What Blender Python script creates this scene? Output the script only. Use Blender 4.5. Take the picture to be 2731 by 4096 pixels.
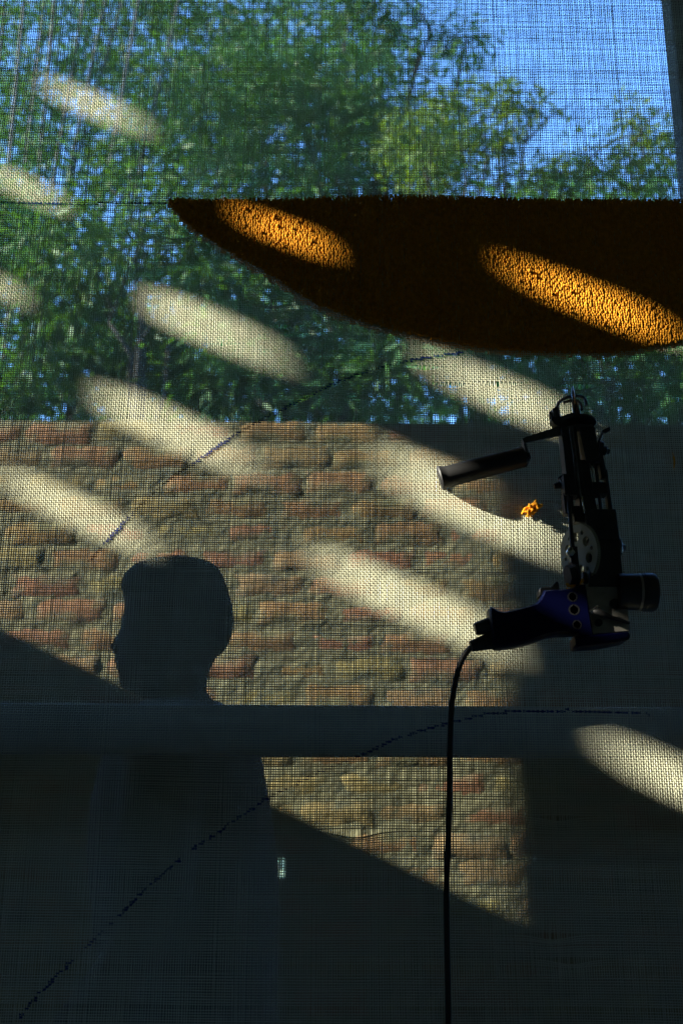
import bpy, bmesh, math, random
import numpy as np
from mathutils import Vector, Matrix, noise

for o in list(bpy.data.objects):
    bpy.data.objects.remove(o)
SC = bpy.context.scene
COL = SC.collection
R = math.radians

# ------------------------------------------------------------------ camera
CAM_D, CAM_H, TILT, ROLL = 1.386, 1.20, R(17.1), R(0.38)
LENS, SENS = 24.0, 22.3
FPX = LENS / SENS * 4096.0
fwd = Vector((0, math.cos(TILT), math.sin(TILT)))
up0 = Vector((0, -math.sin(TILT), math.cos(TILT)))
rt0 = Vector((1, 0, 0))
rt = math.cos(ROLL) * rt0 + math.sin(ROLL) * up0
up = -math.sin(ROLL) * rt0 + math.cos(ROLL) * up0
cam_d = bpy.data.cameras.new('camera')
cam = bpy.data.objects.new('camera', cam_d)
COL.objects.link(cam)
cam.matrix_world = Matrix(((rt.x, up.x, -fwd.x, 0), (rt.y, up.y, -fwd.y, -CAM_D),
                           (rt.z, up.z, -fwd.z, CAM_H), (0, 0, 0, 1)))
cam_d.sensor_fit = 'VERTICAL'
cam_d.sensor_height = SENS
cam_d.lens = LENS
cam_d.clip_start = 0.05
cam_d.clip_end = 3000
cam_d.dof.use_dof = True
cam_d.dof.focus_distance = 1.42
cam_d.dof.aperture_fstop = 3.3
SC.camera = cam

# ------------------------------------------------------------------ light
SUN = Vector((0.883, 0.25, -0.397)).normalized()      # direction the light travels
w = bpy.data.worlds.new('World')
SC.world = w
w.use_nodes = True
wn = w.node_tree
wn.nodes.clear()
sky = wn.nodes.new('ShaderNodeTexSky')
sky.sky_type = 'NISHITA'
sky.sun_disc = False
sky.sun_elevation = math.asin(-SUN.z)
sky.sun_rotation = math.atan2(-SUN.x, -SUN.y) % (2 * math.pi)
sky.air_density = 1.0
sky.dust_density = 0.2
sky.ozone_density = 3.0
bg = wn.nodes.new('ShaderNodeBackground')
bg.inputs['Strength'].default_value = 0.15
wo = wn.nodes.new('ShaderNodeOutputWorld')
tint = wn.nodes.new('ShaderNodeMix'); tint.data_type = 'RGBA'; tint.blend_type = 'MULTIPLY'
tint.inputs[0].default_value = 1.0; tint.inputs[7].default_value = (1.00, 1.45, 1.90, 1)
wn.links.new(sky.outputs[0], tint.inputs[6])
wn.links.new(tint.outputs[2], bg.inputs[0])
wn.links.new(bg.outputs[0], wo.inputs[0])
sd = bpy.data.lights.new('sun', 'SUN')
sd.energy = 5.0
sd.angle = R(0.53)
sd.color = (1.0, 0.95, 0.79)
sun = bpy.data.objects.new('sun', sd)
COL.objects.link(sun)
sun.rotation_euler = SUN.to_track_quat('-Z', 'Y').to_euler()
sun.location = (-8, -2, 6)
SC.view_settings.view_transform = 'Standard'
SC.view_settings.look = 'None'
SC.view_settings.exposure = 2.3
SC.view_settings.gamma = 1.0
SC.view_settings.use_curve_mapping = False
SC.render.engine = 'CYCLES'

# ------------------------------------------------------------------ helpers
def S(u, v, Y=0.0):
    """world point on the plane y=Y seen at photograph pixel (u, v) of 2731 x 4096"""
    a = (u - 1365.5) / FPX
    b = (2048.0 - v) / FPX
    d = fwd + a * rt + b * up
    t = (Y + CAM_D) / d.y
    return Vector((0, -CAM_D, CAM_H)) + d * t
K = 2731 / 1568.0
def U(u, v, Y=0.0):
    return S(u * K, v * K, Y)

class MB:
    def __init__(self):
        self.v = []; self.f = []; self.m = []
    def add(self, vs, fs, mi=0):
        n = len(self.v)
        self.v += [tuple(p) for p in vs]
        self.f += [tuple(i + n for i in q) for q in fs]
        self.m += [mi] * len(fs)
    def box(self, c, s, rot=None, mi=0):
        c = Vector(c); hx, hy, hz = s[0] / 2, s[1] / 2, s[2] / 2
        vs = [Vector((x, y, z)) for x in (-hx, hx) for y in (-hy, hy) for z in (-hz, hz)]
        if rot is not None:
            vs = [rot @ p for p in vs]
        self.add([c + p for p in vs], [(0, 1, 3, 2), (4, 6, 7, 5), (0, 4, 5, 1), (2, 3, 7, 6), (0, 2, 6, 4), (1, 5, 7, 3)], mi)
    def tube(self, pts, rad, n=10, caps=True, mi=0, flat=1.0):
        pts = [Vector(p) for p in pts]
        if not hasattr(rad, '__len__'):
            rad = [rad] * len(pts)
        vs = []; fs = []
        prev = None
        for i, p in enumerate(pts):
            if i == 0: t = pts[1] - p
            elif i == len(pts) - 1: t = p - pts[i - 1]
            else: t = (pts[i + 1] - pts[i - 1])
            if t.length < 1e-9: t = Vector((0, 0, 1))
            t.normalize()
            if prev is None:
                a = Vector((0, 1, 0)) if abs(t.y) < .9 else Vector((1, 0, 0))
                prev = t.cross(a).normalized()
            n1 = (prev - t * prev.dot(t)).normalized()
            prev = n1
            n2 = t.cross(n1)
            for k in range(n):
                an = 2 * math.pi * k / n
                vs.append(p + (n1 * math.cos(an) + n2 * math.sin(an) * flat) * rad[i])
        for i in range(len(pts) - 1):
            for k in range(n):
                a = i * n + k; b = i * n + (k + 1) % n
                fs.append((a, b, b + n, a + n))
        if caps:
            fs.append(tuple(range(n - 1, -1, -1)))
            fs.append(tuple(range((len(pts) - 1) * n, len(pts) * n)))
        self.add(vs, fs, mi)
    def prism(self, pts, th, ax=Vector((0, 1, 0)), mi=0):
        """polygon pts (front), extruded by +ax*th"""
        pts = [Vector(p) for p in pts]; n = len(pts)
        vs = pts + [p + ax * th for p in pts]
        fs = [tuple(range(n)), tuple(range(2 * n - 1, n - 1, -1))]
        fs += [(i, i + n, (i + 1) % n + n, (i + 1) % n) for i in range(n)]
        self.add(vs, fs, mi)
    def disc(self, c, axis, r, th, n=24, mi=0, bev=0.0):
        axis = Vector(axis).normalized()
        c = Vector(c)
        if bev:
            self.tube([c - axis * th / 2, c - axis * (th / 2 - bev), c + axis * (th / 2 - bev), c + axis * th / 2], [r - bev, r, r, r - bev], n, mi=mi)
        else:
            self.tube([c - axis * th / 2, c + axis * th / 2], r, n, mi=mi)
    def build(self, name, mat, parent=None, smooth=None, bevel=0, sub=0):
        me = bpy.data.meshes.new(name)
        me.from_pydata(self.v, [], self.f)
        mats = mat if isinstance(mat, (list, tuple)) else [mat]
        for m in mats: me.materials.append(m)
        if len(mats) > 1:
            me.polygons.foreach_set('material_index', self.m)
        bm = bmesh.new(); bm.from_mesh(me)
        bmesh.ops.recalc_face_normals(bm, faces=bm.faces)
        bm.to_mesh(me); bm.free()
        o = bpy.data.objects.new(name, me)
        COL.objects.link(o)
        if parent is not None: o.parent = parent
        if smooth is not None:
            me.polygons.foreach_set('use_smooth', [True] * len(me.polygons))
            me.set_sharp_from_angle(angle=R(smooth))
        if bevel:
            b = o.modifiers.new('bevel', 'BEVEL'); b.width = bevel; b.segments = 2; b.limit_method = 'ANGLE'; b.angle_limit = R(35)
        if sub:
            s = o.modifiers.new('sub', 'SUBSURF'); s.levels = sub; s.render_levels = sub
        return o

def tag(o, label=None, cat=None, group=None, kind=None):
    if label: o['label'] = label
    if cat: o['category'] = cat
    if group: o['group'] = group
    if kind: o['kind'] = kind
    return o
def empty(name, loc, label, cat, group=None):
    o = bpy.data.objects.new(name, None)
    COL.objects.link(o)
    o.location = (0, 0, 0)
    o.empty_display_size = .05
    return tag(o, label, cat, group)

def mat(name, col, rough=0.6, metal=0.0, var=0.15, scale=40.0, bump=0.0, bscale=200.0, transl=0.0, tcol=None, spec=0.5, coat=0.0, objvar=0.0, stain=None):
    m = bpy.data.materials.new(name)
    m.use_nodes = True
    nt = m.node_tree; N = nt.nodes; L = nt.links
    b = N['Principled BSDF']; out = N['Material Output']
    b.inputs['Roughness'].default_value = rough
    b.inputs['Metallic'].default_value = metal
    b.inputs['Specular IOR Level'].default_value = spec
    b.inputs['Coat Weight'].default_value = coat
    tc = N.new('ShaderNodeTexCoord')
    nz = N.new('ShaderNodeTexNoise'); nz.inputs['Scale'].default_value = scale; nz.inputs['Detail'].default_value = 5
    L.new(tc.outputs['Object'], nz.inputs['Vector'])
    cr = N.new('ShaderNodeValToRGB')
    cr.color_ramp.elements[0].position = .3; cr.color_ramp.elements[1].position = .7
    cr.color_ramp.elements[0].color = (*[c * (1 - var) for c in col], 1)
    cr.color_ramp.elements[1].color = (*[min(1, c * (1 + var)) for c in col], 1)
    L.new(nz.outputs['Fac'], cr.inputs['Fac'])
    csock = cr.outputs['Color']
    if stain:
        n2 = N.new('ShaderNodeTexNoise'); n2.inputs['Scale'].default_value = stain[1]; n2.inputs['Detail'].default_value = 6
        L.new(tc.outputs['Object'], n2.inputs['Vector'])
        r2 = N.new('ShaderNodeValToRGB'); r2.color_ramp.elements[0].position = stain[2]; r2.color_ramp.elements[1].position = stain[2] + .12
        L.new(n2.outputs['Fac'], r2.inputs['Fac'])
        mx = N.new('ShaderNodeMix'); mx.data_type = 'RGBA'
        L.new(r2.outputs['Color'], mx.inputs[0]); L.new(csock, mx.inputs[6]); mx.inputs[7].default_value = (*stain[0], 1)
        csock = mx.outputs[2]
    if objvar:
        oi = N.new('ShaderNodeObjectInfo')
        hs = N.new('ShaderNodeHueSaturation')
        mr = N.new('ShaderNodeMapRange'); mr.inputs[3].default_value = 1 - objvar; mr.inputs[4].default_value = 1 + objvar
        L.new(oi.outputs['Random'], mr.inputs[0]); L.new(mr.outputs[0], hs.inputs['Value'])
        mh = N.new('ShaderNodeMath'); mh.operation = 'MULTIPLY'; mh.inputs[1].default_value = 7.31
        fr = N.new('ShaderNodeMath'); fr.operation = 'FRACT'
        L.new(oi.outputs['Random'], mh.inputs[0]); L.new(mh.outputs[0], fr.inputs[0])
        mr2 = N.new('ShaderNodeMapRange'); mr2.inputs[3].default_value = .48; mr2.inputs[4].default_value = .53
        L.new(fr.outputs[0], mr2.inputs[0]); L.new(mr2.outputs[0], hs.inputs['Hue'])
        L.new(csock, hs.inputs['Color']); csock = hs.outputs['Color']
    L.new(csock, b.inputs['Base Color'])
    if bump:
        bn = N.new('ShaderNodeTexNoise'); bn.inputs['Scale'].default_value = bscale; bn.inputs['Detail'].default_value = 6
        L.new(tc.outputs['Object'], bn.inputs['Vector'])
        bp = N.new('ShaderNodeBump'); bp.inputs['Strength'].default_value = 1.0; bp.inputs['Distance'].default_value = bump
        L.new(bn.outputs['Fac'], bp.inputs['Height']); L.new(bp.outputs[0], b.inputs['Normal'])
    if transl:
        t = N.new('ShaderNodeBsdfTranslucent')
        if tcol: t.inputs['Color'].default_value = (*tcol, 1)
        else: L.new(csock, t.inputs['Color'])
        ms = N.new('ShaderNodeMixShader'); ms.inputs[0].default_value = transl
        L.new(b.outputs[0], ms.inputs[1]); L.new(t.outputs[0], ms.inputs[2]); L.new(ms.outputs[0], out.inputs['Surface'])
    return m

M = {}
M['cloth'] = mat('cloth_cotton', (.53, .53, .395), .9, var=.12, scale=60, transl=.22, tcol=(.62, .50, .38), spec=.1)
M['marker'] = mat('blue_marker_ink', (.008, .02, .13), .8, var=.3, spec=.2)
M['rug'] = mat('mustard_yarn', (.60, .255, .022), .95, var=.25, scale=160, spec=.1)
M['yarn'] = mat('orange_yarn', (.72, .30, .02), .9, var=.25, scale=300, spec=.1)
M['wood'] = mat('frame_wood', (.05, .048, .046), .7, var=.3, scale=25, bump=.0006, bscale=120)
M['bar'] = mat('bar_wood', (.22, .22, .22), .7, var=.25, scale=18, bump=.0006, bscale=90)
M['black'] = mat('black_plastic', (.012, .012, .013), .45, var=.3)
M['rubber'] = mat('black_rubber', (.010, .010, .011), .6, var=.2)
M['steel'] = mat('dark_steel', (.10, .10, .105), .38, metal=.9, var=.3, scale=80)
M['bright'] = mat('bright_steel', (.55, .56, .57), .22, metal=1, var=.1)
M['castdark'] = mat('dark_cast_metal', (.035, .036, .04), .45, metal=.6, var=.3, bump=.0002, bscale=300)
M['plate'] = mat('dull_plate', (.30, .28, .25), .5, metal=.7, var=.25, scale=50, bump=.0001, bscale=300)
M['blue'] = mat('blue_plastic', (.0006, .0014, .022), .42, var=.15, coat=.0, spec=.12)
M['gear'] = mat('ivory_nylon', (.33, .33, .235), .5, var=.08, transl=.15)
M['roomwall'] = mat('room_wall', (.26, .20, .13), .9, var=.2, scale=3, bump=.002, bscale=30)
M['roof'] = mat('roof_board', (.07, .065, .06), .9, var=.2, scale=5)
M['floor'] = mat('ground_earth', (.055, .047, .036), .95, var=.3, scale=2, bump=.01, bscale=6)
M['concrete'] = mat('concrete', (.34, .28, .20), .9, var=.15, scale=3, bump=.001, bscale=60)
M['mortar'] = mat('mortar', (.165, .16, .092), .95, var=.22, scale=14, bump=.003, bscale=45, stain=((.09, .10, .07), 9, .60))
M['brick'] = mat('fired_brick', (.235, .130, .060), .92, var=.30, scale=22, bump=.002, bscale=70, objvar=.12, stain=((.18, .165, .092), 12, .47))
M['brick2'] = mat('ochre_brick', (.225, .170, .075), .92, var=.30, scale=22, bump=.002, bscale=70, objvar=.12, stain=((.125, .125, .08), 14, .50))
M['bark'] = mat('bark', (.024, .022, .017), .9, var=.3, scale=20, bump=.01, bscale=30)
M['culm'] = mat('bamboo_culm', (.035, .038, .025), .6, var=.3, scale=10)
M['leaf'] = mat('leaf_green', (.050, .12, .022), .55, var=.45, scale=2.2, transl=.40, tcol=(.13, .28, .015), spec=.3)
M['leaf2'] = mat('leaf_deep', (.038, .105, .025), .55, var=.4, scale=2.2, transl=.32, tcol=(.09, .22, .015), spec=.3)
M['leaf3'] = mat('leaf_pale', (.08, .14, .022), .55, var=.4, scale=2.2, transl=.40, tcol=(.19, .30, .015), spec=.3)
M['leaf4'] = mat('leaf_mid', (.055, .125, .025), .55, var=.35, scale=2.2, transl=.30, tcol=(.10, .22, .02), spec=.25)
M['leafpale'] = mat('leaf_silvery', (.30, .42, .34), .6, var=.2, transl=.3)
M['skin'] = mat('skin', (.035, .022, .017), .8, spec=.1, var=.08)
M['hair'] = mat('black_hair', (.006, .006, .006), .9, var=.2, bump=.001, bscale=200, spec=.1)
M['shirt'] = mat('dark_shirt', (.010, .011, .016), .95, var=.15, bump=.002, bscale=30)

# ------------------------------------------------------------------ setting
m = MB(); m.add([(-400, -400, 0), (400, -400, 0), (400, 800, 0), (-400, 800, 0)], [(0, 1, 2, 3)])
tag(m.build('ground', M['floor']), kind='structure')

WALL_Y = 1.50                                       # face of the brick wall
XL = -2.7                                           # plane of the unseen wall added to mask the sun
rnd = random.Random(4)
# patches of sun on the cloth: centre u, v and horizontal / vertical full size in 1568-units
PATCH = [(218, 243, 235, 88), (52, 428, 190, 84), (-12, 652, 110, 80), (507, 765, 400, 120), (395, 985, 430, 126),
         (186, 1178, 378, 110), (682, 548, 275, 84), (1385, 706, 395, 104), (1172, 915, 360, 118), (1105, 1165, 480, 170),
         (965, 1392, 500, 135), (1565, 1795, 345, 128), (1745, 1625, 170, 56)]
def back_to_side(p):
    t = (p.x - XL) / SUN.x
    return p - SUN * t
holes = []
for (u, v, du, dv) in PATCH:
    c = back_to_side(U(u, v, 0))
    a = abs(U(u + du / 2, v).x - U(u - du / 2, v).x) / (SUN.x / SUN.y) * .5 * .82
    b = abs(U(u, v + dv / 2).z - U(u, v - dv / 2).z) * .5 * .76
    holes.append((c.y, c.z, a, b))
y_end = back_to_side(U(1130, 1300, WALL_Y)).y         # vertical edge of the shadow on the bricks
def z_of(u, v):
    return back_to_side(U(u, v, WALL_Y))
TOPZ = 4.1
bm = bmesh.new()
def loop(bm, pts):
    vs = [bm.verts.new(p) for p in pts]
    return [bm.edges.new((vs[i], vs[(i + 1) % len(vs)])) for i in range(len(vs))]
ed = loop(bm, [(XL, -3.2, 0), (XL, y_end, 0), (XL, y_end, TOPZ), (XL, -3.2, TOPZ)])
for (y, z, a, b) in holes:
    pts = []
    for k in range(28):
        an = 2 * math.pi * k / 28
        cx, sx = math.cos(an), math.sin(an)
        q = 2 / 4.0
        pts.append((XL, y + a * math.copysign(abs(cx) ** q, cx), z + b * math.copysign(abs(sx) ** q, sx)))
    ed += loop(bm, pts)
bmesh.ops.triangle_fill(bm, use_beauty=True, use_dissolve=False, edges=ed)
me = bpy.data.meshes.new('sun_mask_wall'); bm.to_mesh(me); bm.free()
sw = bpy.data.objects.new('sun_mask_wall', me); COL.objects.link(sw); me.materials.append(M['roomwall'])
so = sw.modifiers.new('sol', 'SOLIDIFY'); so.thickness = .006; so.offset = 0
tag(sw, kind='structure')  # added out of view; its holes are traced back from the sun patches
# unseen pieces added beyond it, shaped to cut the sunlit area on the bricks
e_top = z_of(1000, 1035); e_l1 = z_of(170, 1547); e_l2 = z_of(895, 2000)
y_mid = back_to_side(U(480, 1700, WALL_Y)).y
m = MB()
m.box((XL, (y_end + y_mid) / 2, e_l2.z / 2), (.12, y_mid - y_end - .004, e_l2.z))
m.box((XL, (y_mid + WALL_Y + .2) / 2, e_l1.z / 2), (.12, WALL_Y + .2 - y_mid, e_l1.z))
tag(m.build('low_sun_mask', M['roomwall']), kind='structure')
m = MB()
m.box((XL, (y_end + WALL_Y + .2) / 2 + .002, (e_top.z + TOPZ) / 2), (.02, WALL_Y + .2 - y_end, TOPZ - e_top.z))
tag(m.build('upper_sun_mask', M['roof']), kind='structure')
# rest of the dark workshop around the camera
m = MB(); m.box((-.6, -.75, TOPZ + .04), (5.7, 5.1, .06)); tag(m.build('roof', M['roof']), kind='structure')  # unseen roof, run out over the yard to block skylight
m = MB(); m.box((-.6, -3.25, TOPZ / 2), (5.7, .1, TOPZ)); tag(m.build('back_wall', M['roomwall']), kind='structure')
m = MB(); m.box((2.2, -.9, TOPZ / 2), (.1, 4.7, TOPZ)); tag(m.build('right_wall', M['roomwall']), kind='structure')

m = MB(); m.add([(-2.6, -3.2, .004), (2.15, -3.2, .004), (2.15, .25, .004), (-2.6, .25, .004)], [(0, 1, 2, 3)])
tag(m.build('room_floor', M['concrete']), kind='structure')  # unseen pale floor, added to bounce light up onto the lower cloth
# ------------------------------------------------------------------ brick wall
wall_top = U(784, 966, WALL_Y).z
bw = empty('brick_wall', (0, 0, 0), 'weathered brick wall behind the mesh cloth, lit by slanting sunlight', 'wall')
m = MB()
x0, x1 = -2.05, 1.75
CH, BL = 0.0735, 0.200
gap_c = U(641, 1985, WALL_Y)
ncourse = int(wall_top / CH)
zb0 = wall_top - ncourse * CH
def mortar_face():
    n = MB()
    nx, nz = 260, 170
    vs = []
    for j in range(nz + 1):
        for i in range(nx + 1):
            x = x0 + (x1 - x0) * i / nx; z = wall_top * j / nz - .004
            h = noise.noise(Vector((x * 14, z * 30, 3))) * .0035 + noise.noise(Vector((x * 50, z * 60, 7))) * .002
            vs.append((x, WALL_Y + .006 - h, z))
    fs = []
    for j in range(nz):
        for i in range(nx):
            a = j * (nx + 1) + i
            cx = (vs[a][0] + vs[a + 1][0]) / 2; cz = (vs[a][2] + vs[a + nx + 1][2]) / 2
            if abs(cx - gap_c.x) < .020 and abs(cz - gap_c.z) < .034: continue
            fs.append((a, a + 1, a + nx + 2, a + nx + 1))
    n.add(vs, fs)
    return n
mo = mortar_face().build('mortar_bed', M['mortar'], bw)
# body of the wall behind the face, in four boxes leaving the small gap open
for (xa, xb, za, zc) in ((x0, gap_c.x - .020, 0, wall_top - .02), (gap_c.x + .020, x1, 0, wall_top - .02),
                         (gap_c.x - .020, gap_c.x + .020, 0, gap_c.z - .034), (gap_c.x - .020, gap_c.x + .020, gap_c.z + .034, wall_top - .02)):
    mo_b = MB(); mo_b.box(((xa + xb) / 2, WALL_Y + .08, (za + zc) / 2), (xb - xa, .12, zc - za)); mo_b.build('wall_core', M['mortar'], bw)
protos = []
for k in range(14):
    mb = MB()
    nx, nz = 9, 4
    L, H, T = BL - rnd.uniform(.008, .015), CH - rnd.uniform(.007, .012), .030
    vs = []; fs = []
    for j in range(nz + 1):
        for i in range(nx + 1):
            x = -L / 2 + L * i / nx; z = -H / 2 + H * j / nz
            edge = min(i, nx - i, 2), min(j, nz - j, 2)
            y = 0.0
            if edge[0] == 0 or edge[1] == 0: y += .0035 + rnd.uniform(0, .004)
            y += rnd.uniform(-.0018, .0018)
            if edge[0] == 0 or edge[1] == 0:
                x += rnd.uniform(-.003, .003); z += rnd.uniform(-.0025, .0025)
            vs.append((x, y, z))
    for j in range(nz):
        for i in range(nx):
            a = j * (nx + 1) + i
            fs.append((a, a + 1, a + nx + 2, a + nx + 1))
    rim = [i for i in range(nx + 1)] + [(j) * (nx + 1) + nx for j in range(1, nz + 1)] + [nz * (nx + 1) + i for i in range(nx - 1, -1, -1)] + [j * (nx + 1) for j in range(nz - 1, 0, -1)]
    n0 = len(vs)
    for r in rim: vs.append((vs[r][0], T, vs[r][2]))
    for q in range(len(rim)):
        fs.append((rim[q], rim[(q + 1) % len(rim)], n0 + (q + 1) % len(rim), n0 + q))
    mb.add(vs, fs)
    o = mb.build('brick', M['brick'] if k % 3 else M['brick2'], bw, smooth=40)
    protos.append(o)
first = {id(o): True for o in protos}
nb = 0
vis_z = U(784, 2420, WALL_Y).z
for r in range(ncourse):
    zc = wall_top - (r + .5) * CH
    if zc < vis_z - .1: break
    off = (r % 2) * .5 + rnd.uniform(-.12, .12)
    i0 = int(math.floor(-1.15 / BL)) ; 
    for i in range(i0, 7):
        x = (i + off) * BL + rnd.uniform(-.006, .006)
        if x < -1.15 or x > 1.15: continue
        if abs(x - gap_c.x) < BL / 2 + .012 and abs(zc - gap_c.z) < CH / 2 + .012:
            continue
        p = protos[rnd.randrange(14)]
        if first[id(p)]:
            o = p; first[id(p)] = False
        else:
            o = p.copy(); COL.objects.link(o); o.parent = bw
        o.location = (x, WALL_Y + .0035 - rnd.uniform(-.003, .0035), zc + rnd.uniform(-.004, .004))
        o.rotation_euler = (rnd.uniform(-.03, .03), rnd.uniform(-.02, .02) + (math.pi if rnd.random() < .5 else 0), rnd.uniform(-.018, .018))
        if abs(o.rotation_euler.y) > 1: o.rotation_euler.x *= 1
        nb += 1
for o in protos:
    if first[id(o)]: bpy.data.objects.remove(o)
print('bricks', nb)

# ------------------------------------------------------------------ trees
def leaf_mesh(mb, c, d, L, W, rr):
    d = d.normalized()
    s = d.cross(Vector((rr.uniform(-1, 1), rr.uniform(-1, 1), rr.uniform(-1, 1))))
    if s.length < 1e-3: s = Vector((1, 0, 0))
    s.normalize()
    n = len(mb.v)
    mid = c + d * L * .45 + Vector((0, 0, L * .04))
    mb.v += [tuple(c), tuple(mid + s * W / 2), tuple(c + d * L), tuple(mid - s * W / 2)]
    mb.f.append((n, n + 1, n + 2, n + 3)); mb.m.append(0)

def crown(name_parent, lobes, Y, leafmat, rr, dens, Ls=(.08, .15), Ws=(.020, .036), clump=.16, per=34, thick=1.0):
    mb = MB()
    cen = []
    for (u, v, ru, rv) in lobes:
        c = U(u, v, Y); rx = abs(U(u + ru, v, Y).x - c.x); rz = abs(U(u, v - rv, Y).z - c.z); ry = min(rx, rz) * thick
        n = max(4, int(dens * rx * rz * 135))
        cen.append(c)
        for _ in range(n):
            while True:
                q = Vector((rr.uniform(-1, 1), rr.uniform(-1, 1), rr.uniform(-1, 1)))
                if q.length < 1: break
            q = q * (1 if rr.random() < .75 else 1.18)
            k = Vector((c.x + q.x * rx, c.y + q.y * ry, c.z + q.z * rz))
            cl = clump * rr.uniform(.5, 1.3)
            tilt = Vector((rr.uniform(-.6, .6), rr.uniform(-.6, .6), rr.uniform(-.9, .2)))
            for _ in range(int(per * rr.uniform(.5, 1.3))):
                g = Vector((rr.gauss(0, .5) * cl * 1.3, rr.gauss(0, .5) * cl, rr.gauss(0, .5) * cl * .8))
                dd = (g.normalized() * .8 + tilt + Vector((rr.uniform(-.5, .5), rr.uniform(-.5, .5), rr.uniform(-.6, .3))))
                leaf_mesh(mb, k + g, dd, rr.uniform(*Ls), rr.uniform(*Ws), rr)
    me = bpy.data.meshes.new('crown'); me.from_pydata(mb.v, [], mb.f); me.materials.append(leafmat)
    o = bpy.data.objects.new('crown', me); COL.objects.link(o); o.parent = name_parent
    return cen, len(mb.f)

def tree(name, label, lobes, Y, leafmat, seed, dens, trunk_u, trunk_r=.07, group=None, **kw):
    rr = random.Random(seed)
    t = empty(name, (0, 0, 0), label, 'tree', group)
    cen, n = crown(t, lobes, Y, leafmat, rr, dens, **kw)
    mean = sum(cen, Vector()) / len(cen)
    base = Vector((U(trunk_u, 900, Y).x, Y, 0))
    fork = base.lerp(Vector((mean.x, Y, mean.z)), .72)
    mb = MB()
    n1 = 8
    pts = [base.lerp(fork, i / n1) + Vector((math.sin(i * 1.1 + seed) * .05, math.cos(i * .9) * .04, 0)) for i in range(n1 + 1)]
    mb.tube(pts, [trunk_r * (1.2 - .5 * i / n1) for i in range(n1 + 1)], 8)
    mb.build('trunk', M['bark'], t, smooth=60)
    for c in cen:
        mb = MB()
        st = base.lerp(fork, rr.uniform(.7, 1))
        pts = [st.lerp(c, i / 6) + Vector((rr.gauss(0, .03), rr.gauss(0, .03), math.sin(i / 6 * math.pi) * .12)) for i in range(7)]
        mb.tube(pts, [trunk_r * .45 * (1 - .12 * i) for i in range(7)], 6)
        for _ in range(2):
            a = pts[rr.randrange(2, 7)]
            b = a + Vector((rr.uniform(-.5, .5), rr.uniform(-.4, .4), rr.uniform(.0, .6)))
            mb.tube([a, a.lerp(b, .5) + Vector((0, 0, .05)), b], [trunk_r * .2, trunk_r * .14, .005], 5)
        mb.build('limb', M['bark'], t, smooth=60)
    return n

tot = 0
G = 'trees beyond the brick wall'
tot += tree('broadleaf_tree', 'tallest leafy tree, its crown filling the top centre beside the open blue sky',
     [(790, 30, 150, 110), (700, 190, 200, 150), (900, 260, 170, 130), (560, 330, 190, 120), (985, 80, 60, 38), (1075, 95, 40, 22), (770, 400, 200, 90)],
     6.0, M['leaf2'], 11, 1.05, 760, .09, G)
tot += tree('broadleaf_tree', 'pale feathery tree with crown ending in rounded tufts against the blue sky at upper right',
     [(1040, 300, 110, 80), (1110, 260, 80, 60), (1170, 230, 60, 60), (1080, 400, 150, 80), (1215, 235, 30, 45), (1150, 330, 60, 60), (960, 340, 90, 90)],
     5.2, M['leaf3'], 12, 1.3, 1030, .05, G, clump=.11, Ls=(.05, .09))
tot += tree('tall_tree', 'tall soft deep green tree standing behind the others at top centre left',
     [(480, 60, 230, 150), (640, 300, 230, 150), (800, 150, 140, 120), (420, 300, 170, 150), (900, 370, 190, 90)],
     8.0, M['leaf2'], 41, .8, 620, .07, G, Ls=(.10, .18), Ws=(.03, .05), clump=.22)
tot += tree('tall_tree', 'thin feathery tree with sky glinting through it behind the bamboo at far left',
     [(60, 120, 190, 170), (260, 60, 150, 120), (230, 330, 190, 120), (20, 380, 130, 120)],
     8.0, M['leaf2'], 42, .45, -40, .05, G, Ls=(.10, .18), Ws=(.03, .05), clump=.22)
tot += tree('small_tree', 'low pale tree at the right edge with a single tuft standing above its crown',
     [(1340, 380, 80, 65), (1450, 250, 26, 42), (1480, 370, 100, 75), (1560, 420, 80, 140), (1400, 445, 180, 70), (1240, 430, 110, 80), (1530, 320, 50, 30)],
     5.6, M['leaf3'], 13, 1.15, 1420, .05, G, clump=.11, Ls=(.05, .10))
tot += tree('broadleaf_tree', 'sunlit yellow green tree just left of the pointed end of the orange rug',
     [(330, 480, 170, 90), (220, 600, 160, 100), (420, 570, 150, 90), (300, 400, 90, 60)],
     4.6, M['leaf4'], 14, 1.1, 430, .05, G)
tot += tree('dense_tree', 'dense deep green tree behind the middle of the cloth, under the orange rug',
     [(520, 720, 210, 140), (700, 640, 220, 150), (850, 820, 220, 140), (620, 880, 230, 110), (1000, 760, 160, 120)],
     4.8, M['leaf2'], 15, 1.7, 640, .09, G)
tot += tree('dense_tree', 'shaded deep green tree at the left edge above the brick wall',
     [(80, 620, 190, 150), (200, 800, 210, 140), (60, 880, 180, 110), (380, 850, 190, 120), (-60, 500, 120, 160)],
     5.0, M['leaf2'], 16, 1.6, 90, .07, G)
tot += tree('dense_tree', 'deep green tree at the right, behind the needle of the tufting gun',
     [(1180, 860, 200, 120), (1400, 840, 210, 140), (1560, 760, 160, 150), (1300, 600, 260, 140), (1560, 920, 150, 90)],
     5.1, M['leaf2'], 17, 1.6, 1330, .08, G)
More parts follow.
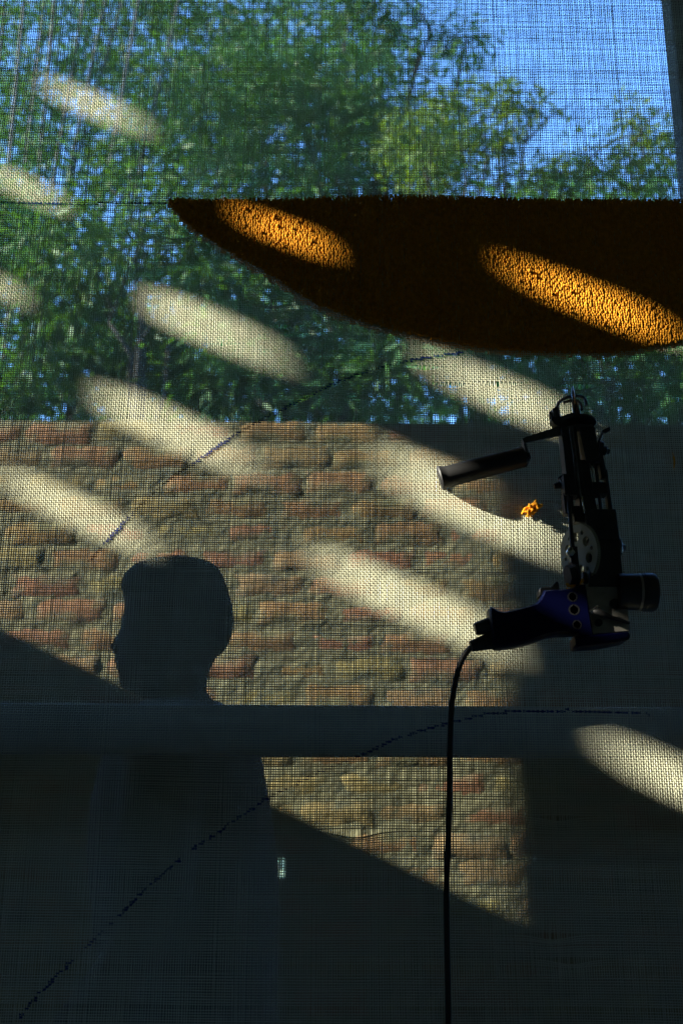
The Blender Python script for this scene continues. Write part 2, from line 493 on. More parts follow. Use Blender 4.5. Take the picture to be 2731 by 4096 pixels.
# farther wood that closes the gaps low down
wood = MB(); rr = random.Random(5)
for _ in range(2600):
    u = rr.uniform(-900, 2500); v = rr.uniform(620, 2100) - abs(rr.gauss(0, 60)); Yd = rr.uniform(9, 13)
    c = U(u, v, Yd)
    for _ in range(22):
        g = Vector((rr.gauss(0, .35), rr.gauss(0, .3), rr.gauss(0, .25)))
        leaf_mesh(wood, c + g, g + Vector((0, 0, -.2)), rr.uniform(.14, .24), rr.uniform(.05, .09), rr)
me = bpy.data.meshes.new('far_wood'); me.from_pydata(wood.v, [], wood.f); me.materials.append(M['leaf'])
o = bpy.data.objects.new('far_wood', me); COL.objects.link(o)
tag(o, 'far green wood seen between the nearer trees above the brick wall', 'wood', kind='stuff')
sb = empty('shrub', (0, 0, 0), 'sunlit shrub seen only through the small square gap in the brick wall', 'shrub')
rr = random.Random(77)
mb = MB()
for _ in range(900):
    c = U(641, 1985, 2.7) + Vector((rr.gauss(0, .16), rr.gauss(0, .12), rr.gauss(0, .28)))
    leaf_mesh(mb, c, Vector((rr.gauss(0, 1), rr.gauss(0, 1), rr.gauss(0, 1))), rr.uniform(.06, .1), rr.uniform(.03, .05), rr)
mb.build('foliage', M['leafpale'], sb)
mb = MB(); c = U(641, 1985, 2.7); mb.tube([Vector((c.x, c.y, 0)), Vector((c.x + .02, c.y, .5)), c], [.02, .015, .006], 6); mb.build('stem', M['bark'], sb)
# bamboo at the left
bb = empty('bamboo_clump', (0, 0, 0), 'thin leaning bamboo culms with loose leaves in the upper left corner', 'bamboo')
rr = random.Random(21)
for (ua, va, ub, vb) in [(20, 470, 62, -60), (50, 520, 110, -60), (128, 420, 205, -60), (150, 480, 255, -60), (235, 520, 330, -60), (90, 470, 132, -60), (300, 520, 420, -40),
                         (-30, 500, 20, -60), (200, 300, 300, -60)]:
    Yd = 5.4 + rr.uniform(-.4, .4)
    a = U(ua, va, Yd); b = U(ub, vb, Yd)
    foot = a + (a - b) * (a.z / max(.1, (b.z - a.z)))
    foot.z = 0
    pts = [foot.lerp(b, i / 14) + Vector((0, 0, 0)) for i in range(15)]
    for i, p in enumerate(pts): p.x += (i / 14) ** 2 * .10 - .10 * i / 14
    mb = MB(); mb.tube(pts, [.023 - .0008 * i for i in range(15)], 7)
    for i in range(1, 14): mb.disc(pts[i], (pts[i] - pts[i - 1]), .022 - .0008 * i, .012, 7)
    mb.build('culm', M['culm'], bb, smooth=60)
crown(bb, [(70, 60, 120, 80), (330, 60, 110, 60), (200, 130, 120, 50), (30, 250, 60, 110), (350, 200, 110, 70), (470, 60, 90, 70), (130, 330, 140, 60), (300, 300, 130, 60), (60, 430, 110, 70), (480, 190, 80, 80), (420, 390, 90, 60)],
      5.4, M['leaf2'], rr, .75, clump=.13, per=26, Ls=(.08, .15), Ws=(.012, .02))
print('leaves', tot)

# ------------------------------------------------------------------ person behind the cloth
PY = 0.36
rows = [  # v, front u, back u, half depth (m)
    (1288, 395, 440, .02), (1291, 365, 468, .038), (1297, 335, 486, .052), (1306, 312, 497, .062), (1325, 292, 508, .071), (1350, 284, 517, .077), (1375, 286, 524, .079),
    (1400, 287, 530, .079), (1417, 284, 531, .078), (1436, 279, 530, .077), (1452, 272, 527, .074), (1470, 260, 521, .071), (1483, 252, 514, .069),
    (1494, 255, 506, .067), (1503, 264, 500, .066), (1516, 261, 492, .064), (1528, 263, 486, .062), (1542, 270, 480, .061), (1562, 271, 475, .060), (1580, 276, 474, .058), (1590, 300, 476, .057),
    (1600, 325, 482, .058), (1615, 340, 497, .065), (1640, 335, 522, .10), (1670, 315, 548, .15), (1700, 285, 570, .185), (1740, 260, 586, .20), (1850, 232, 606, .20),
    (1960, 225, 622, .19), (2100, 235, 628, .175), (2300, 250, 622, .165), (2500, 240, 634, .175)]
def loft(rows, grow=0.0, v0=-1e9, v1=1e9, n=26, nose=True, close=True):
    mb = MB(); rings = []
    for (v, uf, ub, hd) in rows:
        if v < v0 or v > v1: continue
        a = U(uf, v, PY); b = U(ub, v, PY)
        cx = (a.x + b.x) / 2; rx = (b.x - a.x) / 2 + grow; z = (a.z + b.z) / 2
        ring = []
        for k in range(n):
            an = 2 * math.pi * k / n
            cxn, syn = math.cos(an), math.sin(an)
            wy = hd + grow
            y = syn * wy
            x = cxn * rx
            if 1445 < v < 1590 and nose and cxn < 0:        # face: flatter cheeks, only the ridge reaches the profile
                flat = rx * .80
                ridge = max(0, 1 - abs(syn) / .34)
                x = cxn * (flat + (rx - flat) * ridge)
            ring.append((cx + x, PY + y, z))
        rings.append(ring)
    for r in rings: mb.v += r
    for i in range(len(rings) - 1):
        for k in range(n):
            a = i * n + k; b = i * n + (k + 1) % n
            mb.f.append((a, b, b + n, a + n)); mb.m.append(0)
    if close:
        mb.f.append(tuple(range(n))); mb.m.append(0)
        mb.f.append(tuple(range((len(rings) - 1) * n, len(rings) * n))); mb.m.append(0)
    return mb
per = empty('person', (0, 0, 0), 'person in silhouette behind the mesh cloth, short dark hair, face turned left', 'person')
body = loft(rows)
hip = U(430, 2500, PY)
for s in (-1, 1):
    hp = Vector((hip.x, PY + s * .09, hip.z + .05)); kn = Vector((hip.x - .03, PY + s * .10, .48)); an = Vector((hip.x, PY + s * .11, .08)); toe = Vector((hip.x - .17, PY + s * .12, .035))
    body.tube([hp, hp.lerp(kn, .5), kn, kn.lerp(an, .4), an], [.085, .078, .055, .055, .038], 12)
    body.tube([an + Vector((.04, 0, -.03)), an + Vector((-.03, 0, -.03)), toe], [.036, .04, .028], 10)
    shz = U(430, 1690, PY)
    sh = Vector((shz.x, PY + s * .175, shz.z)); el = Vector((shz.x - .02, PY + s * .21, shz.z - .29)); wr = Vector((shz.x - .17, PY + s * .17, shz.z - .49))
    body.tube([sh, sh.lerp(el, .5), el, el.lerp(wr, .5), wr], [.05, .046, .038, .034, .025], 12)
    hd = (wr - el).normalized()
    side = Vector((0, 1, 0)); upn = hd.cross(side)
    body.tube([wr, wr + hd * .04, wr + hd * .085], [.024, .036, .036], 10, flat=.5)
    for f in range(4):
        o0 = wr + hd * .08 + upn * (f - 1.5) * .018
        ln = [.062, .072, .068, .052][f]
        body.tube([o0, o0 + hd * ln * .5 - side * s * .006, o0 + hd * ln - side * s * .022], [.0095, .0088, .0075], 8)
    o0 = wr + hd * .03 + upn * .03
    body.tube([o0, o0 + upn * .022 + hd * .025, o0 + upn * .028 + hd * .05], [.011, .010, .008], 8)
for s in (-1, 1):                                  # ears
    e = U(418, 1470, PY)
    body.tube([Vector((e.x, PY + s * .066, e.z + .028)), Vector((e.x + .006, PY + s * .078, e.z)), Vector((e.x - .002, PY + s * .068, e.z - .028))], [.008, .015, .007], 8)
bo = body.build('body', M['skin'], per, smooth=80)
rm = bo.modifiers.new('remesh', 'REMESH'); rm.mode = 'VOXEL'; rm.voxel_size = .006; rm.use_smooth_shade = True
hr_rows = []
for (v, uf, ub, hd) in rows:
    if v <= 1500:
        f = uf if v <= 1362 else uf + 3 + (v - 1362) * .9 * min(1, (v - 1362) / 60)
        hr_rows.append((v, f, ub, hd * 1.0))
hr = loft(hr_rows, grow=.004, nose=False)
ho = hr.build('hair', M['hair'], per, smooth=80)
sr = loft(rows, grow=.010, v0=1612, nose=False)
for s in (-1, 1):
    shz = U(430, 1690, PY)
    sh = Vector((shz.x, PY + s * .16, shz.z)); el = Vector((shz.x - .02, PY + s * .21, shz.z - .29))
    sr.tube([sh, sh.lerp(el, .5), el.lerp(sh, .2)], [.07, .062, .06], 14)
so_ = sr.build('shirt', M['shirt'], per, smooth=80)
tr = MB()
for s in (-1, 1):
    hp = Vector((hip.x, PY + s * .09, hip.z + .10)); kn = Vector((hip.x - .03, PY + s * .10, .48)); an = Vector((hip.x, PY + s * .11, .10))
    tr.tube([hp, hp.lerp(kn, .5), kn, kn.lerp(an, .5), an], [.115, .095, .075, .068, .06], 14)
tr.build('trousers', M['black'], per, smooth=80)

# ------------------------------------------------------------------ tufting frame
fr = empty('tufting_frame', (0, 0, 0), 'dark wooden tufting frame that stretches the mesh cloth, post at right and crossbar low behind it', 'stand')
a = U(1515, 0, .057); b = U(1559, 460, .057)
d = (b - a) / (b.z - a.z)
ptop = a + d * (2.62 - a.z); pbot = a + d * (0 - a.z)
def post(pa, pb, wx, ty, name):
    mb = MB()
    mb.prism([pa, pa + Vector((wx, 0, 0)), pb + Vector((wx, 0, 0)), pb], ty)
    return mb.build(name, M['wood'], fr, bevel=.003)
post(Vector((ptop.x, .012, ptop.z)), Vector((pbot.x, .012, 0)), .09, .045, 'post')
post(Vector((-.72, .012, 2.62)), Vector((-.72, .012, 0)), .09, .045, 'post')
c0 = U(0, 1613, .045); c1 = U(1568, 1625, .045); c2 = U(0, 1728, .045)
mb = MB(); zt = (c0.z + c1.z) / 2; hb = c0.z - c2.z
mb.box(((-.628 + ptop.x + (pbot.x - ptop.x) * .35) / 2, .063, zt - hb / 2), (ptop.x + (pbot.x - ptop.x) * .35 + .628, .036, hb))
mb.build('crossbar', M['bar'], fr, bevel=.003)
mb = MB(); mb.box(((-.628 + ptop.x) / 2, .034, 2.57), (ptop.x + .625, .04, .07)); mb.build('top_rail', M['wood'], fr, bevel=.003)
mb = MB(); mb.box(((-.628 + pbot.x) / 2, .034, .93), (pbot.x + .625, .04, .07)); mb.build('bottom_rail', M['wood'], fr, bevel=.003)

# ------------------------------------------------------------------ the mesh cloth, thread by thread
PITCH = .00293
XA, XB, ZA, ZB = -.632, .635, .955, 2.53
tears = []   # cx, cz, half width, opening (m)
for (u, v, wpx, hpx) in [(1094, 1222, 60, 17), (1143, 1312, 70, 18), (1209, 1346, 62, 17), (889, 1386, 40, 10), (1697, 1478, 60, 17), (1801, 1546, 60, 18),
                         (1993, 1536, 75, 22), (2318, 1550, 70, 20), (2209, 3748, 75, 20), (2289, 3846, 75, 20), (1423, 3338, 90, 24), (2232, 3276, 70, 16), (706, 946, 55, 17), (2240, 2010, 60, 12)]:
    p = S(u, v, 0)
    tears.append((p.x, p.z + hpx / 3034 / 2, wpx / 3034, hpx / 3034))
rng = np.random.default_rng(3)
nwarp = int((XB - XA) / PITCH); nweft = int((ZB - ZA) / PITCH)
xi = XA + (np.arange(nwarp) + .5) * PITCH + rng.normal(0, .00022, nwarp)
zj = ZA + (np.arange(nweft) + .5) * PITCH + rng.normal(0, .00020, nweft)
X, Z = np.meshgrid(xi, zj, indexing='ij')              # [warp, weft]
def smooth_noise(shape, sx, sy, amp, seed):
    g = np.random.default_rng(seed).normal(0, 1, (shape[0] // sx + 3, shape[1] // sy + 3))
    ix = np.arange(shape[0]) / sx; iy = np.arange(shape[1]) / sy
    x0 = ix.astype(int); y0 = iy.astype(int); fx = ix - x0; fy = iy - y0
    fx = fx * fx * (3 - 2 * fx); fy = fy * fy * (3 - 2 * fy)
    a = g[np.ix_(x0, y0)]; b = g[np.ix_(x0 + 1, y0)]; c = g[np.ix_(x0, y0 + 1)]; dd = g[np.ix_(x0 + 1, y0 + 1)]
    return amp * ((a * (1 - fx)[:, None] + b * fx[:, None]) * (1 - fy)[None, :] + (c * (1 - fx)[:, None] + dd * fx[:, None]) * fy[None, :])
DX = smooth_noise(X.shape, 1, 14, .00010, 1) + smooth_noise(X.shape, 24, 60, .0009, 2) + smooth_noise(X.shape, 5, 20, .00018, 5)
DZ = smooth_noise(X.shape, 14, 1, .00010, 3) + smooth_noise(X.shape, 60, 24, .0009, 4) + smooth_noise(X.shape, 20, 5, .00018, 6)
for (cx, cz, wd, op) in tears:
    below = cz - Z
    g = np.exp(-((X - cx) / wd) ** 2)
    dn = np.where(below > 0, np.exp(-np.maximum(below, 0) / .010), 0)
    DZ -= op * g * dn
    upz = np.where(below <= 0, np.exp(-np.maximum(-below, 0) / .006), 0)
    DZ += op * .12 * g * upz
    near = np.exp(-((Z - cz + op / 2) / (op * 1.2)) ** 2)
    DX += np.sign(X - cx) * .0014 * np.exp(-(np.abs(X - cx) / (wd * .35))) * near
    DX += np.sin(X * 4200) * .0004 * g * near
X2 = X + DX; Z2 = Z + DZ
BULGE = smooth_noise(X.shape, 80, 80, .003, 9)
YB = np.clip(BULGE, -.006, .004) - .002
def YS(x, z):
    i = min(nwarp - 1, max(0, int(round((x - XA) / PITCH - .5)))); j = min(nweft - 1, max(0, int(round((z - ZA) / PITCH - .5))))
    return float(YB[i, j])
par = ((np.add.outer(np.arange(nwarp), np.arange(nweft))) % 2) * 2 - 1
AMP = .00042
def thread_mesh(name, Px, Py, Pz, along_z, rad, parent):
    """Px.. arrays [thread, station]; three sided yarns"""
    nt, ns = Px.shape
    V = np.zeros((nt, ns, 3, 3), np.float32)
    for k, an in enumerate((90, 210, 330)):
        ca, sa = math.cos(R(an)), math.sin(R(an))     # sa -> towards the camera (-y)
        r = rad
        V[:, :, k, 1] = Py - sa * r * .42
        if along_z:
            V[:, :, k, 0] = Px + ca * r; V[:, :, k, 2] = Pz
        else:
            V[:, :, k, 2] = Pz + ca * r; V[:, :, k, 0] = Px
    idx = np.arange(nt * ns * 3).reshape(nt, ns, 3)
    F = []
    for k in range(3):
        k2 = (k + 1) % 3
        F.append(np.stack([idx[:, :-1, k], idx[:, :-1, k2], idx[:, 1:, k2], idx[:, 1:, k]], -1).reshape(-1, 4))
    F = np.concatenate(F)
    if along_z: F = F[:, ::-1]
    me = bpy.data.meshes.new(name)
    me.vertices.add(nt * ns * 3); me.vertices.foreach_set('co', V.reshape(-1))
    me.loops.add(F.size); me.loops.foreach_set('vertex_index', F.reshape(-1).astype(np.int32))
    me.polygons.add(len(F)); me.polygons.foreach_set('loop_start', np.arange(0, F.size, 4, dtype=np.int32))
    me.update(calc_edges=True)
    me.polygons.foreach_set('use_smooth', np.ones(len(F), dtype=bool))
    me.materials.append(M['cloth'])
    o = bpy.data.objects.new(name, me); COL.objects.link(o); o.parent = parent
    tag(o, kind='stuff')
    return o
cloth = empty('mesh_cloth', (0, 0, 0), 'open weave tufting cloth stretched across the whole view, with sun patches and small torn gaps', 'cloth')
rw = (np.clip(rng.normal(.00078, .00009, nwarp), .0005, .0011))[:, None] * (1 + smooth_noise(X.shape, 1, 6, .10, 12))
rf = (np.clip(rng.normal(.00078, .00010, nweft), .0005, .0011))[None, :] * (1 + smooth_noise(X.shape, 6, 1, .10, 13))
for q in rng.choice(nweft, 26): rf[:, q] *= rng.choice([.6, .68, 1.22])
thread_mesh('warp_threads', X2, YB - par * AMP, Z2, True, rw, cloth)
thread_mesh('weft_threads', X2.T.copy(), (YB + par * AMP).T.copy(), Z2.T.copy(), False, rf.T.copy(), cloth)

# marker lines: dashes of ink on the proud stretches of yarn
def line_points(pts, step=.0012):
    P = [U(u, v, -.002) for (u, v) in pts]
    out = []
    for a, b in zip(P[:-1], P[1:]):
        n = max(1, int((b - a).length / step))
        out += [a.lerp(b, i / n) for i in range(n)]
    return out
LINES = [[(5, 468), (130, 468), (260, 467), (388, 464)],
         [(205, 1288), (240, 1250), (290, 1196), (345, 1140), (400, 1092), (432, 1074), (480, 1040), (540, 1000), (600, 966), (690, 922), (770, 882), (860, 851), (950, 830), (1062, 812)],
         [(1540, 820), (1580, 827)],
         [(45, 2338), (100, 2272), (170, 2199), (250, 2120), (330, 2045), (440, 1950), (560, 1866), (605, 1835), (720, 1778), (850, 1728), (900, 1702), (1000, 1670), (1100, 1646), (1200, 1636), (1300, 1636), (1400, 1638), (1490, 1643)]]
rr = random.Random(8)
for ln in LINES:
    mb = MB()
    done = set()
    for p in line_points(ln):
        i = int(np.searchsorted(xi, p.x)); j = int(np.searchsorted(zj, p.z))
        if (i, j) in done or i < 1 or j < 1 or i >= nwarp - 1 or j >= nweft - 1: continue
        done.add((i, j))
        if rr.random() < .12: continue
        cx, cz, cy = X2[i, j], Z2[i, j], YB[i, j]
        if len(ln) > 14 and U(600, 1900).x > p.x and rr.random() < .38: continue
        L = PITCH * rr.uniform(.9, 1.3)
        if par[i, j] < 0:   # weft on top here
            mb.box((cx, cy - AMP - .00055, cz), (L, .0005, .0015))
        else:
            mb.box((cx, cy - AMP - .00055, cz), (.0015, .0005, L))
        if rr.random() < .5:
            mb.box((cx + PITCH / 2, cy - .0005, cz), (PITCH * .9, .0006, .0017))
    tag(mb.build('marker_line', M['marker'], cloth), kind='stuff')

# tufted orange area: backs of the stitches
outline = [(386, 461), (398, 456), (600, 457), (900, 458), (1200, 458), (1450, 461), (1566, 463), (1600, 464), (1640, 600), (1625, 760), (1568, 788), (1530, 792), (1480, 802), (1440, 808), (1400, 812), (1300, 811),
           (1220, 810), (1150, 805), (1080, 797), (1000, 784), (900, 762), (800, 731), (740, 708), (700, 688), (640, 645), (560, 598), (500, 562), (440, 520), (410, 490)]
op = [(U(u, v).x, U(u, v).z) for (u, v) in outline]
def inside(x, z, P=op):
    c = False; n = len(P)
    for i in range(n):
        x1_, z1_ = P[i]; x2_, z2_ = P[i - 1]
        if (z1_ > z) != (z2_ > z) and x < (x2_ - x1_) * (z - z1_) / (z2_ - z1_) + x1_: c = not c
    return c
st = MB(); pile = MB(); rr = random.Random(31)
sx_, sz_ = .0034, .0037
zmin = min(p[1] for p in op); zmax = max(p[1] for p in op); xmin = min(p[0] for p in op); xmax = .56
nxs = int((xmax - xmin) / sx_)
ns_ = 0
for i in range(nxs):
    zoff = (i % 2) * sz_ * .3 + rr.gauss(0, .0004)
    colw = rr.uniform(.8, 1.15)
    nzs = int((zmax - zmin) / sz_) + 1
    for j in range(nzs):
        x = xmin + i * sx_ + rr.gauss(0, .00035); z = zmin + j * sz_ + zoff + rr.gauss(0, .0003)
        if not inside(x, z): continue
        ns_ += 1
        pr = max(.0012, .0026 + rr.gauss(0, .0003) + .0006 * noise.noise(Vector((x * 90, z * 60, 0))))
        if rr.random() < .007: pr += .0022
        hw = sx_ * .50 * colw; hh = sz_ * rr.uniform(.54, .66)
        lean = rr.gauss(0, .0007)
        y0 = -.0016 + YS(x, z)
        yb = y0 - pr
        # stitch: pillow of 5 top vertices
        vs = [(x - hw, y0 + .0012, z - hh), (x + hw, y0 + .0012, z - hh), (x + hw, y0 + .0012, z + hh), (x - hw, y0 + .0012, z + hh),
              (x - hw * .55 + lean, yb + .0007, z - hh * .8), (x + hw * .55 + lean, yb + .0007, z - hh * .8), (x + hw * .55 + lean, yb + .0007, z + hh * .8), (x - hw * .55 + lean, yb + .0007, z + hh * .8),
              (x + lean, yb + .0001, z - hh * .5), (x + lean, yb + .0001, z + hh * .5)]
        fs = [(0, 1, 5, 4), (1, 2, 6, 5), (2, 3, 7, 6), (3, 0, 4, 7), (4, 5, 8), (5, 6, 9, 8), (6, 7, 9), (7, 4, 8, 9)]
        st.add(vs, fs)
        if (i + j) % 2 == 0:
            tip = Vector((x + rr.gauss(0, .002), .013 + rr.uniform(-.002, .003), z + rr.gauss(0, .002)))
            n0 = len(pile.v)
            for (q, s2) in ((Vector((x, .001, z)), .0032), (tip, .0042)):
                for an in (90, 210, 330):
                    pile.v.append((q.x + math.cos(R(an)) * s2, q.y, q.z + math.sin(R(an)) * s2))
            pile.f += [(n0, n0 + 1, n0 + 4, n0 + 3), (n0 + 1, n0 + 2, n0 + 5, n0 + 4), (n0 + 2, n0, n0 + 3, n0 + 5), (n0 + 3, n0 + 4, n0 + 5)]
            pile.m += [0] * 4
print('stitches', ns_)
rug = MB()
rug.prism([(p[0], .0035, p[1]) for p in op], .0015)
ro = rug.build('tufted_rug_area', M['rug'], cloth)
ro['label'] = 'mustard orange tufted area with a pointed left end and curved lower edge'
o = st.build('stitches', M['rug'], ro); tag(o, kind='stuff')
for p_ in o.data.polygons: p_.use_smooth = True
o = pile.build('pile', M['rug'], ro); tag(o, kind='stuff')
# stray fibres on the rug and its rim
fz = MB()
for _ in range(420):
    k = rr.randrange(len(op)); a_ = Vector((op[k][0], 0, op[k][1])); b_ = Vector((op[k - 1][0], 0, op[k - 1][1]))
    p = a_.lerp(b_, rr.random()); 
    if p.x > .56: continue
    q = p + Vector((rr.gauss(0, .003), -.002 + rr.gauss(0, .003), rr.gauss(0, .004)))
    fz.tube([p + Vector((0, -.002, 0)), q], [.0004, .0002], 3, caps=False)
for _ in range(26):
    x = rr.uniform(xmin + .05, .52); z = rr.uniform(zmin, zmax)
    if not inside(x, z): continue
    p = Vector((x, -.005, z)); an = rr.uniform(-.6, .3)
    dd = Vector((math.cos(an), 0, math.sin(an)))
    L = rr.uniform(.006, .014)
    fz.tube([p, p + dd * L * .5 + Vector((0, -.002, .001)), p + dd * L], [.0006, .0007, .0004], 4)
tag(fz.build('stray_fibres', M['rug'], ro), kind='stuff')

# ------------------------------------------------------------------ tufting gun
gun = empty('tufting_gun', (0, 0, 0), 'black and blue electric tufting gun hanging by its needle from the mesh cloth', 'tufting gun')
def Z2_(x, y): return (2050 + x / 3.136, 1500 + y / 3.136)
def Z3_(x, y): return (2150 + x / 3.136, 2000 + y / 3.136)
def Z1_(x, y): return (1700 + x / 3.136, 1500 + y / 3.136)
def Z4_(x, y): return (1850 + x / 3.136, 2250 + y / 3.136)
def hh_(v):      # how far the gun body stands off the cloth at photo row v
    return .028 + max(0, (v - 1650)) / 950 * .030
def P2(x, y, h): return S(*Z2_(x, y), -h)
def P3(x, y, h): return S(*Z3_(x, y), -h)
def P1(x, y, h): return S(*Z1_(x, y), -h)
def P4(x, y, h): return S(*Z4_(x, y), -h)
def poly(fn, pts, h, th): return [fn(x, y, h + th / 2) for (x, y) in pts]
def flatpart(name, fn, pts, h, th, mt, parent=gun, bevel=.0006, smooth=30):
    mb = MB(); mb.prism(poly(fn, pts, h, th), th); return mb.build(name, mt, parent, smooth=smooth, bevel=bevel)
def rod(name, pts, r, mt, parent=gun, n=12):
    mb = MB(); mb.tube(pts, r, n); return mb.build(name, mt, parent, smooth=50)
def knob(name, base, tip, rs, mt, parent=gun, n=14):
    mb = MB(); k = len(rs); mb.tube([Vector(base).lerp(Vector(tip), t) for t, _ in rs], [q for _, q in rs], n); return mb.build(name, mt, parent, smooth=40)

# needle (hollow point, polished) and its bar
mb = MB()
tip = P2(745, 128, .006); nb_ = P2(757, 262, .012); ne = P2(770, 480, .026)
mb.tube([tip, tip.lerp(nb_, .3), tip.lerp(nb_, .7), nb_, ne], [.0002, .0013, .0023, .0026, .0028], 12)
mb.build('needle', M['bright'], gun, smooth=60)
rod('needle_bar', [P2(775, 320, .014), P2(790, 420, .022), P2(812, 520, .028)], [.0022, .0038, .0052], M['castdark'])
# presser foot loop and inner looper
rod('presser_foot', [P2(x, y, h) for x, y, h in [(592, 600, .03), (575, 500, .026), (556, 400, .02), (572, 352, .016), (620, 308, .011), (690, 276, .007), (770, 262, .005), (840, 264, .005), (885, 284, .006), (912, 320, .009), (922, 385, .012)]], .0023, M['steel'], n=8)
rod('looper', [P2(x, y, h) for x, y, h in [(640, 345, .018), (700, 328, .014), (770, 318, .012), (812, 326, .012), (845, 360, .014), (860, 400, .018), (862, 435, .022)]], .0021, M['steel'], n=8)
# yoke block with bolt, tuft of yarn caught on it
flatpart('yoke', P2, [(500, 420), (555, 385), (575, 480), (590, 520), (740, 470), (860, 500), (880, 570), (600, 650), (520, 610), (480, 560)], .028, .016, M['castdark'])
knob('yoke_bolt', P2(520, 505, .030), P2(452, 508, .030), [(0, .008), (.45, .008), (.5, .006), (1, .005)], M['steel'])
# foot plate with long tapered bracket
mb = MB()
pc = P2(800, 590, .030)
ring = [pc + Vector((math.cos(t) * .0245, -math.sin(t) * .018 - math.cos(t) * .004, math.sin(t) * .0045 + math.cos(t) * .0)) for t in [2 * math.pi * k / 28 for k in range(28)]]
mb.prism(ring, .0035, ax=Vector((0, 0, -1)))
mb.build('foot_plate', M['castdark'], gun, smooth=30, bevel=.0005)
mb = MB()
f1 = [(1010, 560), (800, 545), (520, 660), (150, 778), (118, 800), (140, 850), (200, 838), (610, 752), (1000, 660)]
mb.prism(poly(P2, f1, .030, .004), .004); mb.build('bracket', M['steel'], gun, smooth=30, bevel=.0006)
flatpart('bracket_tab', P2, [(118, 802), (150, 795), (200, 965), (215, 1075), (180, 1090), (165, 980)], .022, .012, M['steel'])
# auxiliary handle (thick rubber tube with flared end)
ha = P1(1248, 1022, .024); hb2 = P1(180, 1300, .0165)
dh = (hb2 - ha)
rr_ = .0150
mb = MB()
mb.tube([ha, ha + dh * .01, ha + dh * .5, ha + dh * .90, ha + dh * .945, ha + dh * .97, ha + dh * .985, ha + dh * 1.0],
        [.0125, .0136, .0140, .0143, .0148, .0163, .0168, .0155], 28)
mb.build('side_handle', M['rubber'], gun, smooth=40)
rr0 = ha + dh * 1.001; 
mb = MB(); mb.disc(rr0, dh, .0115, .0015, 24); mb.build('handle_cap', M['black'], gun, smooth=40)
knob('handle_bolt', ha + dh * .01, ha - dh * .055, [(0, .008), (.5, .008), (.52, .0055), (1, .005)], M['castdark'], n=6)
# body: rails, housings
def hv(y): return hh_(1500 + y / 3.136)
def strip(name, fn, c0, c1, wd, th, mt, hf, dh=0.0, rnd_=False):
    """bar from c0 to c1 (zoom px), width wd zoom px at each end, depth th"""
    w0, w1 = (wd if hasattr(wd, '__len__') else (wd, wd))
    mb = MB()
    n = 5
    fr_ = []
    for i in range(n + 1):
        t = i / n
        x = c0[0] + (c1[0] - c0[0]) * t; y = c0[1] + (c1[1] - c0[1]) * t; ww = (w0 + (w1 - w0) * t) / 2
        h = hf(y) + dh
        A = fn(x - ww, y, h + th / 2); B = fn(x + ww, y, h + th / 2)
        if rnd_:
            c = (A + B) / 2 + Vector((0, th / 2, 0)); fr_.append((c, (B - A).length / 2))
        else:
            fr_.append((A, B))
    if rnd_:
        mb.tube([c for c, _ in fr_], [r for _, r in fr_], 16)
    else:
        vs = []; fs = []
        for A, B in fr_: vs += [A, B, B + Vector((0, th, 0)), A + Vector((0, th, 0))]
        for i in range(n):
            a = i * 4
            for k in range(4): fs.append((a + k, a + (k + 1) % 4, a + 4 + (k + 1) % 4, a + 4 + k))
        fs += [(0, 1, 2, 3), (n * 4, n * 4 + 1, n * 4 + 2, n * 4 + 3)]
        mb.add(vs, fs)
    return mb.build(name, mt, gun, smooth=40, bevel=0 if rnd_ else .0008)
h2 = lambda y: hh_(1500 + y / 3.136)
h3 = lambda y: hh_(2000 + y / 3.136)
strip('needle_sleeve', P2, (735, 640), (850, 1520), (70, 60), .012, M['steel'], h2, .010, True)
strip('left_housing', P2, (700, 650), (800, 1500), (190, 210), .024, M['castdark'], h2, .0)
strip('right_housing', P2, (925, 640), (1010, 1090), (200, 180), .026, M['castdark'], h2, .0)
strip('center_housing', P2, (870, 1060), (960, 1760), (150, 220), .026, M['castdark'], h2, -.004)
strip('guide_rod', P2, (640, 720), (716, 1290), (30, 30), .008, M['bright'], h2, .006, True)
strip('guide_rod', P2, (985, 1070), (1030, 1360), (26, 26), .008, M['bright'], h2, .006, True)
strip('guide_rod', P2, (1040, 1060), (1112, 1700), (44, 44), .008, M['steel'], h2, .002, True)
strip('clamp_block', P2, (1085, 1340), (1105, 1480), (190, 190), .022, M['castdark'], h2, .0)
strip('guide_rod', P2, (872, 1520), (905, 1720), (24, 24), .008, M['bright'], h2, .014, True)
strip('outer_bar', P2, (1075, 880), (1150, 1290), (60, 80), .010, M['castdark'], h2, .002)
strip('outer_bar', P2, (1165, 1180), (1240, 1830), (36, 60), .010, M['castdark'], h2, .002)
strip('slide_block', P2, (700, 1240), (735, 1500), (140, 160), .020, M['castdark'], h2, .010)
strip('rod_block', P2, (690, 1480), (715, 1740), (120, 110), .016, M['castdark'], h2, .006)
strip('pivot_block', P2, (830, 1640), (850, 1840), (160, 150), .014, M['castdark'], h2, .0)
strip('main_housing', P2, (1100, 1680), (1140, 2060), (380, 400), .034, M['castdark'], h2, .0)
strip('gear_housing', P3, (820, 150), (860, 1080), (330, 440), .036, M['castdark'], h3, -.004)
